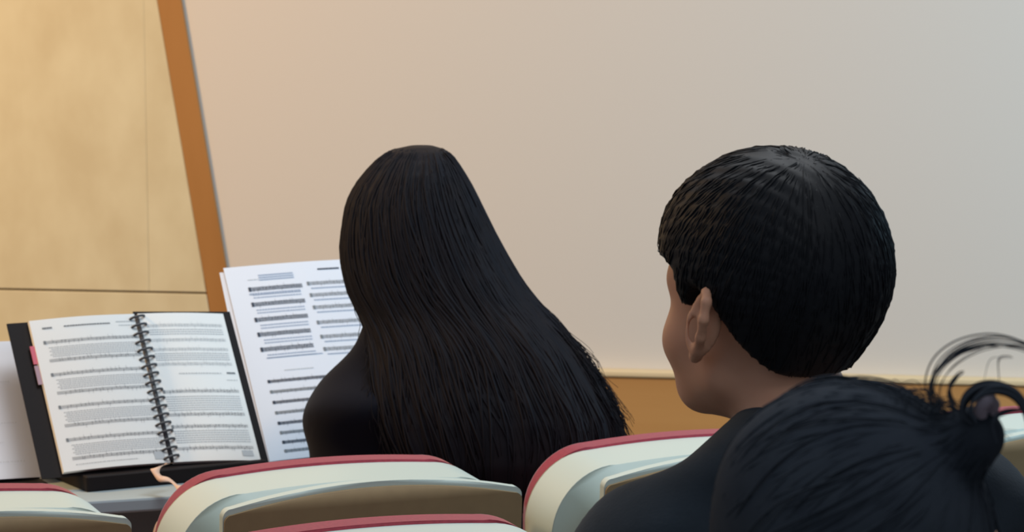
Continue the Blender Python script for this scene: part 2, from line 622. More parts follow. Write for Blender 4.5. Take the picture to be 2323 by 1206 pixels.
def head_prims(H, RH, sc=1.0):
    """(prim, k, op) of a head whose middle of the ears is at H, RH turns it"""
    H = np.array(H, float)
    P = lambda v: H + RH @ (np.array(v, float) * sc)
    out = []

    def E(c, r, k=0.02, op='+', R=None):
        RR = RH if R is None else RH @ R
        out.append((ell(P(c), np.array(r) * sc, RR), k, op))

    def K(a, b, ra, rb=None, k=0.012, op='+'):
        out.append((cap(P(a), P(b), ra * sc, (rb if rb is not None else ra) * sc), k, op))
    E((0, -0.006, 0.045), (0.075, 0.097, 0.082))
    E((0, 0.034, -0.012), (0.062, 0.061, 0.078), 0.03)
    E((0, 0.044, 0.036), (0.069, 0.055, 0.055), 0.02)
    E((0, 0.042, -0.056), (0.041, 0.044, 0.032), 0.03)
    E((0, 0.076, -0.080), (0.020, 0.016, 0.014), 0.025)
    for s in (-1, 1):
        E((s * 0.044, 0.052, -0.028), (0.026, 0.030, 0.024), 0.03)
        K((s * 0.012, 0.088, 0.030), (s * 0.048, 0.070, 0.027), 0.010, 0.008, 0.02)
        K((s * 0.050, 0.002, -0.050), (s * 0.028, 0.060, -0.076), 0.014, 0.015, 0.03)
    for s in (-1, 1):
        E((s * 0.032, 0.096, 0.008), (0.017, 0.013, 0.011), 0.012, '-')
        E((s * 0.032, 0.0775, 0.007), (0.0125, 0.0125, 0.0115), 0.004)
        K((s * 0.020, 0.0885, 0.0125), (s * 0.044, 0.0835, 0.0115), 0.003, 0.003, 0.004)
    K((0, 0.090, 0.018), (0, 0.110, -0.030), 0.008, 0.011, 0.014)
    E((0, 0.110, -0.036), (0.012, 0.011, 0.009), 0.01)
    for s in (-1, 1):
        E((s * 0.012, 0.100, -0.039), (0.008, 0.010, 0.007), 0.008)
    K((-0.020, 0.087, -0.058), (0, 0.096, -0.055), 0.0045, 0.006, 0.008)
    K((0.020, 0.087, -0.058), (0, 0.096, -0.055), 0.0045, 0.006, 0.008)
    K((-0.017, 0.086, -0.064), (0.0, 0.094, -0.066), 0.005, 0.0065, 0.008)
    K((0.017, 0.086, -0.064), (0.0, 0.094, -0.066), 0.005, 0.0065, 0.008)
    K((-0.021, 0.092, -0.0610), (0.021, 0.092, -0.0610), 0.0022, 0.0022, 0.004, '-')
    # ears: a cupped plate with a rolled rim and a lobe
    for s in (-1, 1):
        q = lambda u, w, h: (s * (0.074 + 0.55 * w + 0.0 + u), 0.006 - w * 0.95 - h * 0.22, h)
        rim = [q(0.004, 0.0, 0.008), q(0.006, 0.006, 0.024), q(0.008, 0.018, 0.034), q(0.009, 0.029, 0.028), q(0.009, 0.033, 0.012),
               q(0.007, 0.029, -0.006), q(0.005, 0.020, -0.020), q(0.003, 0.010, -0.030)]
        for a, b in zip(rim[:-1], rim[1:]):
            K(a, b, 0.0044, 0.0044, 0.004)
        Rz = np.array(Matrix.Rotation(s * -R_(30), 3, 'Z') @ Matrix.Rotation(R_(12), 3, 'X'))
        E(q(0.003, 0.015, 0.002), (0.0045, 0.017, 0.029), 0.006, '+', Rz)
        K(q(0.002, 0.008, -0.026), q(0.002, 0.004, -0.031), 0.0062, 0.0055, 0.006)
        K(q(0.006, 0.013, -0.012), q(0.007, 0.020, 0.020), 0.0035, 0.003, 0.004)
        E(q(0.009, 0.009, -0.003), (0.006, 0.007, 0.012), 0.004, '-')
    return out


def person(label, base_z, head_at, body_yaw, head_yaw, head_pitch=0.0, head_roll=0.0, sc=1.0, sh=0.175, lean=(0, 0), skin=None,
           top=None, top_name='hoodie', fine=0.003, head_sc=1.0, puff=0.018, hood=None, sd=0.0, tr_dz=0.0):
    """a seated person. head_at: world place of the middle of the ears"""
    hz = head_at.z - base_z                    # height of the ears above the floor
    drop = hz - 1.165                          # shorter or taller trunk
    RB = Matrix.Rotation(body_yaw, 3, 'Z')
    lx, ly = lean

    def L(p):
        x, y, z = p
        t = max(0.0, (z - 0.5) / 0.6)
        zz = z if z < 0.5 else 0.5 + (z - 0.5) * (0.665 + drop) / 0.665
        return np.array((x + lx * t, y + ly * t, zz))
    HL = L((0, 0.012, 1.165))
    base = head_at - RB @ Vector(HL)
    base.z = base_z
    RH = rot_zxy(head_yaw - body_yaw, head_pitch, head_roll)
    TR = []
    TR.append((ell(L((0, -0.02, 0.525)), (0.175, 0.125, 0.105)), 0.05, 'torso'))
    TR.append((ell(L((0, -0.015, 0.68)), (0.140, 0.102, 0.14)), 0.05, 'torso'))
    TR.append((ell(L((0, -0.012, 0.86 + sd * 0.6)), (sh * 0.95, 0.112, 0.16)), 0.05, 'torso'))
    TR.append((cap(L((-sh, -0.025, 0.975 + sd)), L((sh, -0.025, 0.975 + sd)), 0.052), 0.05, 'torso'))
    for s in (-1, 1):
        TR.append((cap(L((s * 0.03, -0.040, 1.052 + tr_dz)), L((s * (sh - 0.01), -0.025, 0.990 + sd)), 0.042, 0.042), 0.04, 'torso'))
        S = L((s * (sh + 0.012), -0.025, 0.965 + sd))
        EL = L((s * (sh + 0.045), 0.0, 0.70 + sd * 0.5))
        WR = np.array((s * 0.125, 0.27, 0.640))
        TR.append((cap(S, EL, 0.052, 0.040), 0.03, 'arm'))
        TR.append((cap(EL, WR, 0.041, 0.027), 0.02, 'arm'))
        PM = np.array((s * 0.112, 0.325, 0.632))
        TR.append((cap(WR, PM, 0.024, 0.026), 0.015, 'hand'))
        TR.append((ell(PM + np.array((0, 0.012, 0)), (0.038, 0.045, 0.015)), 0.012, 'hand'))
        for q, (fx, fl, sp) in enumerate(((-0.028, 0.060, -0.010), (-0.0095, 0.072, -0.003), (0.0095, 0.075, 0.004), (0.028, 0.066, 0.010))):
            fx, sp = -fx * s, -sp * s
            a = PM + np.array((fx, 0.048, 0.002))
            b = a + np.array((sp * 0.6, fl * 0.5, 0.006))
            c = a + np.array((sp * 1.2, fl * 0.85, -0.012))
            e = a + np.array((sp * 1.4, fl * 0.98, -0.030))
            for u, v, r0, r1 in ((a, b, 0.0088, 0.0082), (b, c, 0.0082, 0.0076), (c, e, 0.0076, 0.0068)):
                TR.append((cap(u, v, r0, r1), 0.003, 'hand'))
        a = PM + np.array((-s * 0.030, -0.010, 0.0))
        b = a + np.array((-s * 0.028, 0.028, 0.004))
        c = b + np.array((-s * 0.008, 0.032, -0.006))
        TR.append((cap(a, b, 0.012, 0.0098), 0.008, 'hand'))
        TR.append((cap(b, c, 0.0098, 0.008), 0.003, 'hand'))
        HP, KN, AN, TO = (s * 0.09, 0.0, 0.505), (s * 0.115, 0.43, 0.515), (s * 0.115, 0.44, 0.10), (s * 0.125, 0.62, 0.035)
        TR.append((cap(HP, KN, 0.082, 0.058), 0.03, 'leg'))
        TR.append((cap(KN, AN, 0.056, 0.038), 0.02, 'leg'))
        TR.append((cap((s * 0.115, 0.41, 0.045), TO, 0.038, 0.032), 0.02, 'foot'))
    NB, NT = L((0, -0.048, 1.035)), HL + RH @ np.array((0, -0.012, -0.045))
    TR.append((cap(NB, NT, 0.056, 0.051), 0.03, 'neck'))
    hx, hy = HL[0], HL[1]
    w = 0.125
    ax = axis((-0.36, hx - w, 0.008), (hx - w, hx + w, fine), (hx + w, 0.36, 0.008))
    ay = axis((-0.21, hy - 0.12, 0.008), (hy - 0.12, hy + 0.13, fine), (hy + 0.13, 0.47, 0.005), (0.47, 0.70, 0.009))
    zt = HL[2]
    az = axis((-0.02, 0.58, 0.010), (0.58, 0.67, 0.005), (0.67, zt - 0.16, 0.008), (zt - 0.16, zt + 0.15, fine))
    Fb = Field(ax, ay, az)
    for prim, k, tg in TR:
        Fb.add(prim, k)
    hp = head_prims(HL, RH, head_sc)
    for prim, k, op in hp:
        if op == '+':
            Fb.add(prim, k)
        else:
            Fb.cut(prim, k)
    o = link('person', Fb.mesh('person'), skin or M['skin'])
    o.location = base
    o.rotation_euler = (0, 0, body_yaw)
    tag(o, label, 'person')
    HV, HM = Vector(HL), Matrix(RH.tolist())
    for s in (-1, 1):
        bm = bmesh.new()
        bmesh.ops.create_uvsphere(bm, u_segments=24, v_segments=16, radius=0.0118 * head_sc)
        c = Vector((s * 0.032, 0.0770, 0.007)) * head_sc
        for f in bm.faces:
            d = f.calc_center_median().normalized()
            f.material_index = 1 if d.y > 0.86 else 0
        for v in bm.verts:
            v.co = HV + HM @ (v.co + c)
        link('eye', from_bm(bm), [M['paper'], M['eye']], o)
    # top
    st = 0.007
    cx = axis((-0.40, 0.40, st))
    cy = axis((-0.26, 0.36, st))
    cz = axis((0.40, zt + 0.02, st))
    Ft = Field(cx, cy, cz)
    for prim, k, tg in TR:
        if tg in ('torso', 'arm'):
            Ft.add(prim, k + 0.01, puff)
    if hood:
        hood(Ft, L)
    X, Y, Z = Ft.grids()
    fold = 0.0060 * np.sin(34 * (X * 0.8 + Z * 0.55) + 2.2 * np.sin(17 * Y + 9 * Z)) + 0.003 * np.sin(61 * (Z - 0.6 * X) + 2 * np.sin(23 * X + 11 * Y))
    Ft.F += fold.astype(np.float32)
    Ft.F = np.maximum(Ft.F, (0.47 - Z + 0 * X + 0 * Y).astype(np.float32))
    for s in (-1, 1):
        Ft.cut(ell((s * 0.113, 0.345, 0.625), (0.09, 0.075, 0.09)), 0.004)
    tp = link(top_name, Ft.mesh(top_name), top, o)
    # trousers and shoes
    Fl = Field(axis((-0.26, 0.26, 0.010)), axis((-0.22, 0.56, 0.010)), axis((0.06, 0.66, 0.010)))
    for prim, k, tg in TR:
        if tg == 'leg' or prim is TR[0][0]:
            Fl.add(prim, k, 0.010)
    _, _, Z = Fl.grids()
    Fl.F = np.maximum(Fl.F, (0.085 - Z + 0 * Fl.F).astype(np.float32))
    link('trousers', Fl.mesh('trousers'), M['cloth'], o)
    for s in (-1, 1):
        Fs = Field(axis((s * 0.12 - 0.08, s * 0.12 + 0.08, 0.007)), axis((0.33, 0.70, 0.007)), axis((-0.02, 0.16, 0.007)))
        Fs.add(cap((s * 0.115, 0.41, 0.045), (s * 0.125, 0.62, 0.035), 0.046, 0.040), 0.02)
        Fs.add(cap((s * 0.115, 0.43, 0.05), (s * 0.115, 0.44, 0.12), 0.047, 0.046), 0.03)
        _, _, Z = Fs.grids()
        Fs.F = np.maximum(Fs.F, (0.004 - Z + 0 * Fs.F).astype(np.float32))
        link('shoe', Fs.mesh('shoe'), M['shoe'], o)
    return o, HL, RH, L


def to_local(o, p):
    m = Matrix.Translation(o.location) @ Matrix.Rotation(o.rotation_euler.z, 4, 'Z')
    return m.inverted() @ Vector(p)


def hair_object(o, fn, HL, RH, m, box_r, step, strands, name='hair', extra=None):
    """hair of a head-shaped distance function fn(x,y,z) in head coordinates, plus locks lying on it"""
    xs = axis((-box_r[0], box_r[0], step))
    ys = axis((-box_r[1], box_r[1], step))
    zs = axis((box_r[2], box_r[3], step))
    Fh = Field(xs, ys, zs)
    Fh.F = fn(*Fh.grids()).astype(np.float32)
    me = Fh.mesh(name)
    V = np.array([v.co for v in me.vertices])
    F = [tuple(p.vertices) for p in me.polygons]
    bpy.data.meshes.remove(me)
    verts = [Vector(v) for v in V]
    strands(verts, F)
    RM = Matrix(RH.tolist())
    HV = Vector(HL)
    verts = [HV + RM @ v for v in verts]
    if extra:
        extra(verts, F)
    return link(name, mesh_from(verts, F, name), m, o)


def smin(a, b, k):
    h = np.maximum(k - np.abs(a - b), 0) / k
    return np.minimum(a, b) - h * h * k * 0.25


def smax(a, b, k):
    return -smin(-a, -b, k)


# ---- the turned person with short black hair
def collar(Ft, L):
    ring = [(-0.050, 0.030, 0.974), (-0.066, -0.03, 0.994), (-0.050, -0.085, 1.008), (0.0, -0.105, 1.012), (0.050, -0.085, 1.008), (0.066, -0.03, 0.994), (0.050, 0.030, 0.974)]
    for a, b in zip(ring[:-1], ring[1:]):
        Ft.add(cap(L(a), L(b), 0.013, 0.013), 0.02)


man_head = at(1748, 722, 3.0)
man, HL, RH, Lm = person('person in dark navy top with short bowl-cut black hair, ear and cheek showing', FLOOR_C, man_head,
                         R_(30), R_(35.5), R_(5), R_(0), sh=0.150, sd=-0.02, tr_dz=-0.022, skin=M['skin'], top=M['hoodie'], fine=0.0025, top_name='sweater', hood=collar, lean=(-0.062, 0.0))

HY = [-0.13, -0.085, -0.062, -0.045, -0.030, -0.018, 0.004, 0.013, 0.019, 0.029, 0.035, 0.044, 0.070, 0.12]
HZ = [-0.042, -0.042, -0.038, -0.016, 0.008, 0.026, 0.034, 0.028, 0.014, 0.011, 0.037, 0.046, 0.047, 0.045]


def man_hair(x, y, z):
    a = ell((0, -0.008, 0.052), (0.094, 0.113, 0.106))[0](x, y, z)
    b = ell((0, -0.025, -0.014), (0.056, 0.045, 0.066))[0](x, y, z)
    d = smin(a, b, 0.035)
    f = ell((0, 0.040, 0.066), (0.078, 0.070, 0.066))[0](x, y, z)
    d = smin(d, f, 0.03)
    hz = np.interp(y, HY, HZ) + 0 * x
    d = smax(d, hz - z, 0.010)
    # parting at the crown
    g = np.sqrt((x + 0.012) ** 2 + (z - 0.160) ** 2) - 0.006
    d = np.where((y < -0.01) & (y > -0.075), smax(d, -g, 0.008), d)
    return d + 0.0006 * np.sin(150 * np.arctan2(x, z - 0.02) * 0.35 + 40 * y)


def surf_r(fn, c, d, rmax=0.2):
    lo, hi = 0.02, rmax
    rs = np.linspace(lo, hi, 120)
    v = fn(c[0] + d[0] * rs, c[1] + d[1] * rs, c[2] + d[2] * rs)
    w = np.argwhere(v < 0)
    return rs[w[-1][0]] if len(w) else None


def man_strands(V, F):
    c = np.array((0, -0.01, 0.035))
    top = np.array((-0.01, -0.045, 0.16)) - c
    top /= np.linalg.norm(top)
    a1 = np.cross(top, (1, 0, 0))
    a1 /= np.linalg.norm(a1)
    a2 = np.cross(top, a1)
    for i in range(1100):
        az = 2 * PI * i / 1100 + rng.uniform(-0.03, 0.03)
        t0, t1 = rng.uniform(0.05, 0.9), rng.uniform(1.3, 2.6)
        pts, rad = [], []
        off = rng.uniform(-0.0012, 0.0012)
        for k in range(16):
            t = t0 + (t1 - t0) * k / 15
            aa = az + 0.10 * math.sin(2.0 * t + i)
            d = math.cos(t) * top + math.sin(t) * (math.cos(aa) * a1 + math.sin(aa) * a2)
            r = surf_r(man_hair, c, d)
            if r is None:
                break
            p = c + d * (r + off)
            if p[2] < np.interp(p[1], HY, HZ) - 0.001:
                break
            pts.append(p)
            rad.append(0.0006 * math.sin(PI * (k + 1) / 17) + 0.0002)
        if len(pts) > 4:
            tube_data(pts, rad, 4, V, F)


hair_object(man, man_hair, HL, RH, M['hair_m'], (0.13, 0.16, -0.11, 0.19), 0.0035, man_strands)

# ---- the long-haired person on the stool
GD = 5.0
girl_head = at(950, 575, GD)
girl, GL, GR, Lg = person('person in black jacket with very long dark hair down the back, seen from behind', 0.0, girl_head,
                          R_(18), R_(14), R_(-6), 0, sh=0.108, sd=-0.068, skin=M['skin_f'], top=M['jacket'], top_name='jacket', head_sc=0.95, puff=0.024, lean=(-0.045, 0.01))

rows = [  # y in the photograph, left, right, depth, thickness of the mass
    (332, 925, 985, 5.00, 0.030), (340, 890, 1010, 5.00, 0.055), (358, 862, 1028, 5.00, 0.075), (385, 836, 1046, 5.00, 0.090), (420, 808, 1066, 5.00, 0.100),
    (460, 789, 1086, 5.00, 0.108), (510, 780, 1110, 4.995, 0.110), (560, 776, 1136, 4.99, 0.110), (610, 780, 1163, 4.98, 0.105), (660, 795, 1196, 4.965, 0.095),
    (705, 818, 1234, 4.95, 0.085), (750, 836, 1276, 4.93, 0.075), (800, 846, 1318, 4.91, 0.065), (850, 850, 1348, 4.895, 0.058), (900, 856, 1376, 4.88, 0.052),
    (950, 866, 1400, 4.87, 0.048), (1000, 880, 1408, 4.865, 0.044), (1050, 900, 1395, 4.86, 0.038), (1110, 930, 1360, 4.86, 0.028), (1165, 975, 1310, 4.86, 0.012)]


def row_at(s):
    f = s * (len(rows) - 1)
    i = min(int(f), len(rows) - 2)
    t = f - i
    return [a + (b - a) * t for a, b in zip(rows[i], rows[i + 1])]


def girl_pt(th, s, off=0.0):
    y, l, r, d, ry = row_at(s)
    c = at((l + r) / 2, y, d)
    hw = (r - l) / 2 * d / FPX
    cs, sn = math.cos(th), math.sin(th)
    n = 2.25
    wob = 1 + (0.014 * math.sin(9 * th + 5 * s) + 0.014 * math.sin(17 * th - 9 * s) + 0.010 * math.sin(31 * th + 24 * s)) * min(1, s * s * 2.5)
    ux = math.copysign(abs(cs) ** (2 / n), cs) * wob
    uy = math.copysign(abs(sn) ** (2 / n), sn) * wob
    return c + Vector((ux * (hw + off), uy * (ry + off), 0))


V, F = [], []
NS, NT_ = 90, 96
for i in range(NS + 1):
    for j in range(NT_):
        V.append(girl_pt(2 * PI * j / NT_, i / NS))
for i in range(NS):
    for j in range(NT_):
        F.append((i * NT_ + j, (i + 1) * NT_ + j, (i + 1) * NT_ + (j + 1) % NT_, i * NT_ + (j + 1) % NT_))
F.append(tuple(range(NT_)))
F.append(tuple(NS * NT_ + j for j in range(NT_))[::-1])
for i in range(620):
    th = rng.uniform(-PI * 1.05, 0.05 * PI)      # the side towards the room and both edges
    s0, s1 = rng.uniform(0.02, 0.45), rng.uniform(0.6, 1.0)
    off = rng.uniform(-0.001, 0.0025)
    ph = rng.uniform(0, 6)
    wv = rng.uniform(0.01, 0.09)
    pts, rad = [], []
    for k in range(18):
        s = s0 + (s1 - s0) * k / 17
        pts.append(girl_pt(th + wv * math.sin(9 * s + ph), s, off))
        rad.append(0.0004 + 0.0021 * math.sin(PI * (k + 0.7) / 18.4))
    tube_data(pts, rad, 4, V, F)
for i in range(210):                              # loose wavy ends along the edge on the right of the back
    th = rng.uniform(-0.40, 0.25) if i < 175 else PI + rng.uniform(-0.2, 0.3)
    s0 = rng.uniform(0.45, 0.75)
    s1 = min(1.0, s0 + rng.uniform(0.12, 0.28))
    ph, fr = rng.uniform(0, 6), rng.uniform(8, 20)
    out = rng.uniform(0.002, 0.020)
    pts = []
    for k in range(14):
        t = k / 13
        pts.append(girl_pt(th, s0 + (s1 - s0) * t, out * t + 0.005 * math.sin(fr * t + ph) * t))
    tube_data(pts, [0.0008 * (1 - 0.6 * k / 13) for k in range(14)], 4, V, F)
V = [to_local(girl, v) for v in V]
link('hair', mesh_from(V, F, 'hair'), M['hair_g'], girl)

# ---- the nearest person: crown of dark hair with a loosely tied knot
near_head = at(1918, 1316, 2.2)
near, NL, NR, Ln = person('nearest person, only the crown of dark hair with loose curls tied at the right edge', FLOOR_C, near_head,
                          R_(30), R_(14), R_(-8), 0, sh=0.150, sd=-0.03, skin=M['skin_f'], top=M['hoodie'], top_name='sweater', head_sc=0.95, lean=(0, 0.13))


KNOT = (0.060, -0.087, 0.095)


def near_hair(x, y, z):
    a = ell((0, -0.010, 0.046), (0.088, 0.108, 0.088))[0](x, y, z)
    b = ell((0, -0.045, -0.005), (0.072, 0.062, 0.075))[0](x, y, z)
    d = smin(a, b, 0.04)
    b = smin(b, ell((0, 0.005, -0.04), (0.094, 0.086, 0.095))[0](x, y, z), 0.04)
    d = smin(a, b, 0.04)
    hz = np.interp(y, [-0.1, 0.012, 0.03, 0.05, 0.07, 0.09], [-0.13, -0.13, -0.07, 0.02, 0.06, 0.085]) + 0 * x
    d = smax(d, hz - z, 0.012)
    k = ell(KNOT, (0.020, 0.021, 0.020))[0](x, y, z)
    return smin(d, k, 0.02)


def near_strands(V, F):
    c = np.array((0, -0.01, 0.03))
    kn = np.array(KNOT)
    kd = kn - c
    kd /= np.linalg.norm(kd)
    a1 = np.cross(kd, (1, 0, 0))
    a1 /= np.linalg.norm(a1)
    a2 = np.cross(kd, a1)
    for i in range(420):
        az = 2 * PI * i / 420
        t0, t1 = rng.uniform(0.08, 0.5), rng.uniform(1.1, 2.3)
        pts, rad = [], []
        off = rng.uniform(-0.001, 0.0012) if rng.random() < 0.9 else rng.uniform(0.002, 0.006)
        for k in range(16):
            t = t0 + (t1 - t0) * k / 15
            aa = az + 0.08 * math.sin(3 * t + i)
            d = math.cos(t) * kd + math.sin(t) * (math.cos(aa) * a1 + math.sin(aa) * a2)
            r = surf_r(near_hair, c, d)
            if r is None:
                break
            pts.append(c + d * (r + off * math.sin(PI * k / 15)))
            rad.append(0.0002 + 0.0006 * math.sin(PI * (k + 0.7) / 16.5))
        if len(pts) > 5:
            tube_data(pts, rad, 4, V, F)


def near_loops(V, F):
    def loop(pix, d, n, spread, r, dd=0.01):
        for i in range(n):
            ox, oy, od = rng.gauss(0, spread), rng.gauss(0, spread), rng.uniform(-dd, dd)
            k = 0.9 + 0.2 * rng.random()
            pts = []
            m = len(pix)
            for q, (x, y) in enumerate(pix):
                g = 0.25 + 0.75 * math.sin(PI * q / (m - 1)) if m > 2 else 1
                pts.append(to_local(near, at(x + ox * g, y + oy * g, d + od)))
            cv = catmull(pts, 7)
            nn = len(cv)
            rr = r * rng.uniform(0.6, 1.2)
            tube_data(cv, [rr * (0.35 + 0.65 * math.sin(PI * (j + 0.5) / nn)) for j in range(nn)], 5, V, F)
    # the large thin loops
    loop([(2215, 955), (2150, 940), (2112, 905), (2112, 862), (2138, 818), (2190, 785), (2260, 772), (2330, 788), (2385, 830), (2400, 890)], 2.13, 7, 9.0, 0.00055)
    loop([(2220, 955), (2160, 930), (2125, 890), (2135, 845), (2170, 808), (2225, 782), (2290, 776), (2350, 800), (2390, 860)], 2.12, 4, 9.0, 0.0005)
    loop([(2210, 950), (2165, 918), (2152, 882), (2170, 852), (2186, 842)], 2.12, 3, 3.0, 0.0011)
    loop([(2270, 900), (2262, 850), (2262, 815), (2285, 810), (2296, 812)], 2.13, 2, 3.0, 0.00035)
    loop([(2230, 880), (2240, 830), (2252, 812), (2275, 811)], 2.13, 1, 3.0, 0.00035)
    # the thick dark loop and the lock that closes it
    loop([(2205, 965), (2182, 940), (2190, 905), (2222, 880), (2262, 875), (2300, 890), (2330, 930), (2345, 985), (2330, 1040)], 2.11, 12, 6.5, 0.0013, 0.008)
    loop([(2215, 960), (2200, 925), (2225, 893), (2265, 884), (2300, 898), (2322, 930), (2335, 980)], 2.10, 7, 5.0, 0.0012, 0.006)
    loop([(2330, 930), (2290, 933), (2262, 945), (2252, 970), (2262, 1010)], 2.10, 6, 2.0, 0.0009, 0.004)
    # frizz between the crown and the knot
    for i in range(46):
        x0 = rng.uniform(1990, 2200)
        y0 = 855 + max(0, x0 - 1960) * 0.42
        pix = [(x0, y0 + 40), (x0 + rng.uniform(-5, 25), y0 + rng.uniform(-6, 14)), (x0 + rng.uniform(30, 70), y0 + rng.uniform(-14, 26)), (x0 + rng.uniform(60, 110), y0 + rng.uniform(10, 60))]
        loop(pix, 2.14, 1, 2.0, 0.00042)


nh = hair_object(near, near_hair, NL, NR, M['hair_n'], (0.12, 0.16, -0.14, 0.16), 0.0035, near_strands, extra=near_loops)
# the tie around the knot
tv, tf = [], []
kc = at(2238, 930, 2.12)
pts = []
for i in range(25):
    a = 2 * PI * i / 24
    r = 0.0085 + 0.001 * math.sin(5 * a)
    pts.append(to_local(near, kc + Vector((r * 0.55 * math.cos(a), 0.008 * math.cos(a + 1), r * math.sin(a)))))
tube_data(pts, 0.0042, 8, tv, tf)
tie = link('hair_tie', mesh_from(tv, tf, 'hair_tie'), M['lilac'], near)
tie['label'] = 'greyish lilac fabric hair tie'

# chairs carrying the turned person and the nearest person, seats folded down
dn = make_chair('auditorium_chair', True)
dn.location = man.location + Matrix.Rotation(ROW_YAW, 3, 'Z') @ Vector((0, -0.225, 0))
dn.rotation_euler = (0, 0, ROW_YAW)
tag(dn, 'chair under the turned person in the navy top', 'chair')
c = copy_thing(dn, near.location + Matrix.Rotation(ROW_YAW, 3, 'Z') @ Vector((0, -0.225, 0)), ROW_YAW)
tag(c, 'chair under the nearest person with the tied hair', 'chair')

# a low stool under the long-haired person
st = empty('stool', (girl.location.x, girl.location.y, 0), R_(18))
tag(st, 'low backless stool under the long-haired person at the table', 'stool')
bm = bmesh.new()
bmesh.ops.create_cone(bm, cap_ends=True, segments=40, radius1=0.17, radius2=0.17, depth=0.045)
for v in bm.verts:
    v.co.z += 0.3875
    v.co.y -= 0.02
bmesh.ops.bevel(bm, geom=[e for e in bm.edges if e.calc_face_angle(0) > 0.8], offset=0.012, segments=3, affect='EDGES')
link('seat', from_bm(bm), M['black'], st)
for i in range(4):
    a = PI / 4 + PI / 2 * i
    v, f = tube_data([(0.10 * math.cos(a), 0.10 * math.sin(a) - 0.02, 0.37), (0.17 * math.cos(a), 0.17 * math.sin(a) - 0.02, 0.0)], 0.011, 10)
    link('leg', mesh_from(v, f, 'leg'), M['steel'], st)

# ------------------------------------------------------------------ the table and the music on it
TZ = 0.725
tp = at_height(330, 1128, TZ)
T_YAW = R_(20.0)
tb = empty('table', (tp.x, tp.y, 0), T_YAW)
tag(tb, 'long blue-grey table carrying the music books beyond the chairs', 'table')
bm = bmesh.new()
bm_box(bm, (-0.75, 0.0, TZ - 0.022), (0.72, 0.56, TZ), 0.004, 2)
link('tabletop', from_bm(bm), M['desk'], tb, smooth=False)
bm = bmesh.new()
bm_box(bm, (-0.68, 0.40, TZ - 0.26), (0.65, 0.415, TZ - 0.022), 0.003, 1)
link('modesty_panel', from_bm(bm), M['desk'], tb, smooth=False)
for x in (-0.70, 0.67):
    for y in (0.06, 0.46):
        v, f = tube_data([(x, y, 0), (x, y, TZ - 0.02)], 0.016, 12)
        link('leg', mesh_from(v, f, 'leg'), M['steel'], tb)


class Page:
    """a sheet standing on its lower edge: o lower left corner, e along the edge, n away from the reader, tilted back by rec"""
    def __init__(s, o, yaw, rec, w, h, bulge=0.0, roll=0.0):
        s.o, s.w, s.h = Vector(o), w, h
        s.e = Vector((math.cos(yaw), math.sin(yaw), 0))
        n = Vector((-math.sin(yaw), math.cos(yaw), 0))
        s.u = Vector((0, 0, 1)) * math.cos(rec) + n * math.sin(rec)
        s.e, s.u = s.e * math.cos(roll) + s.u * math.sin(roll), s.u * math.cos(roll) - s.e * math.sin(roll)
        s.q = s.e.cross(s.u)          # towards the reader
        if s.q.y > 0:
            s.q = -s.q
        s.bulge = bulge

    def pt(s, a, t, off=0.0):
        """a from left 0 to 1, t from top 0 to bottom 1"""
        b = s.bulge * math.sin(PI * min(1, max(0, a))) if s.bulge else 0.0
        return s.o + s.e * (s.w * a) + s.u * (s.h * (1 - t)) + s.q * (b + off)


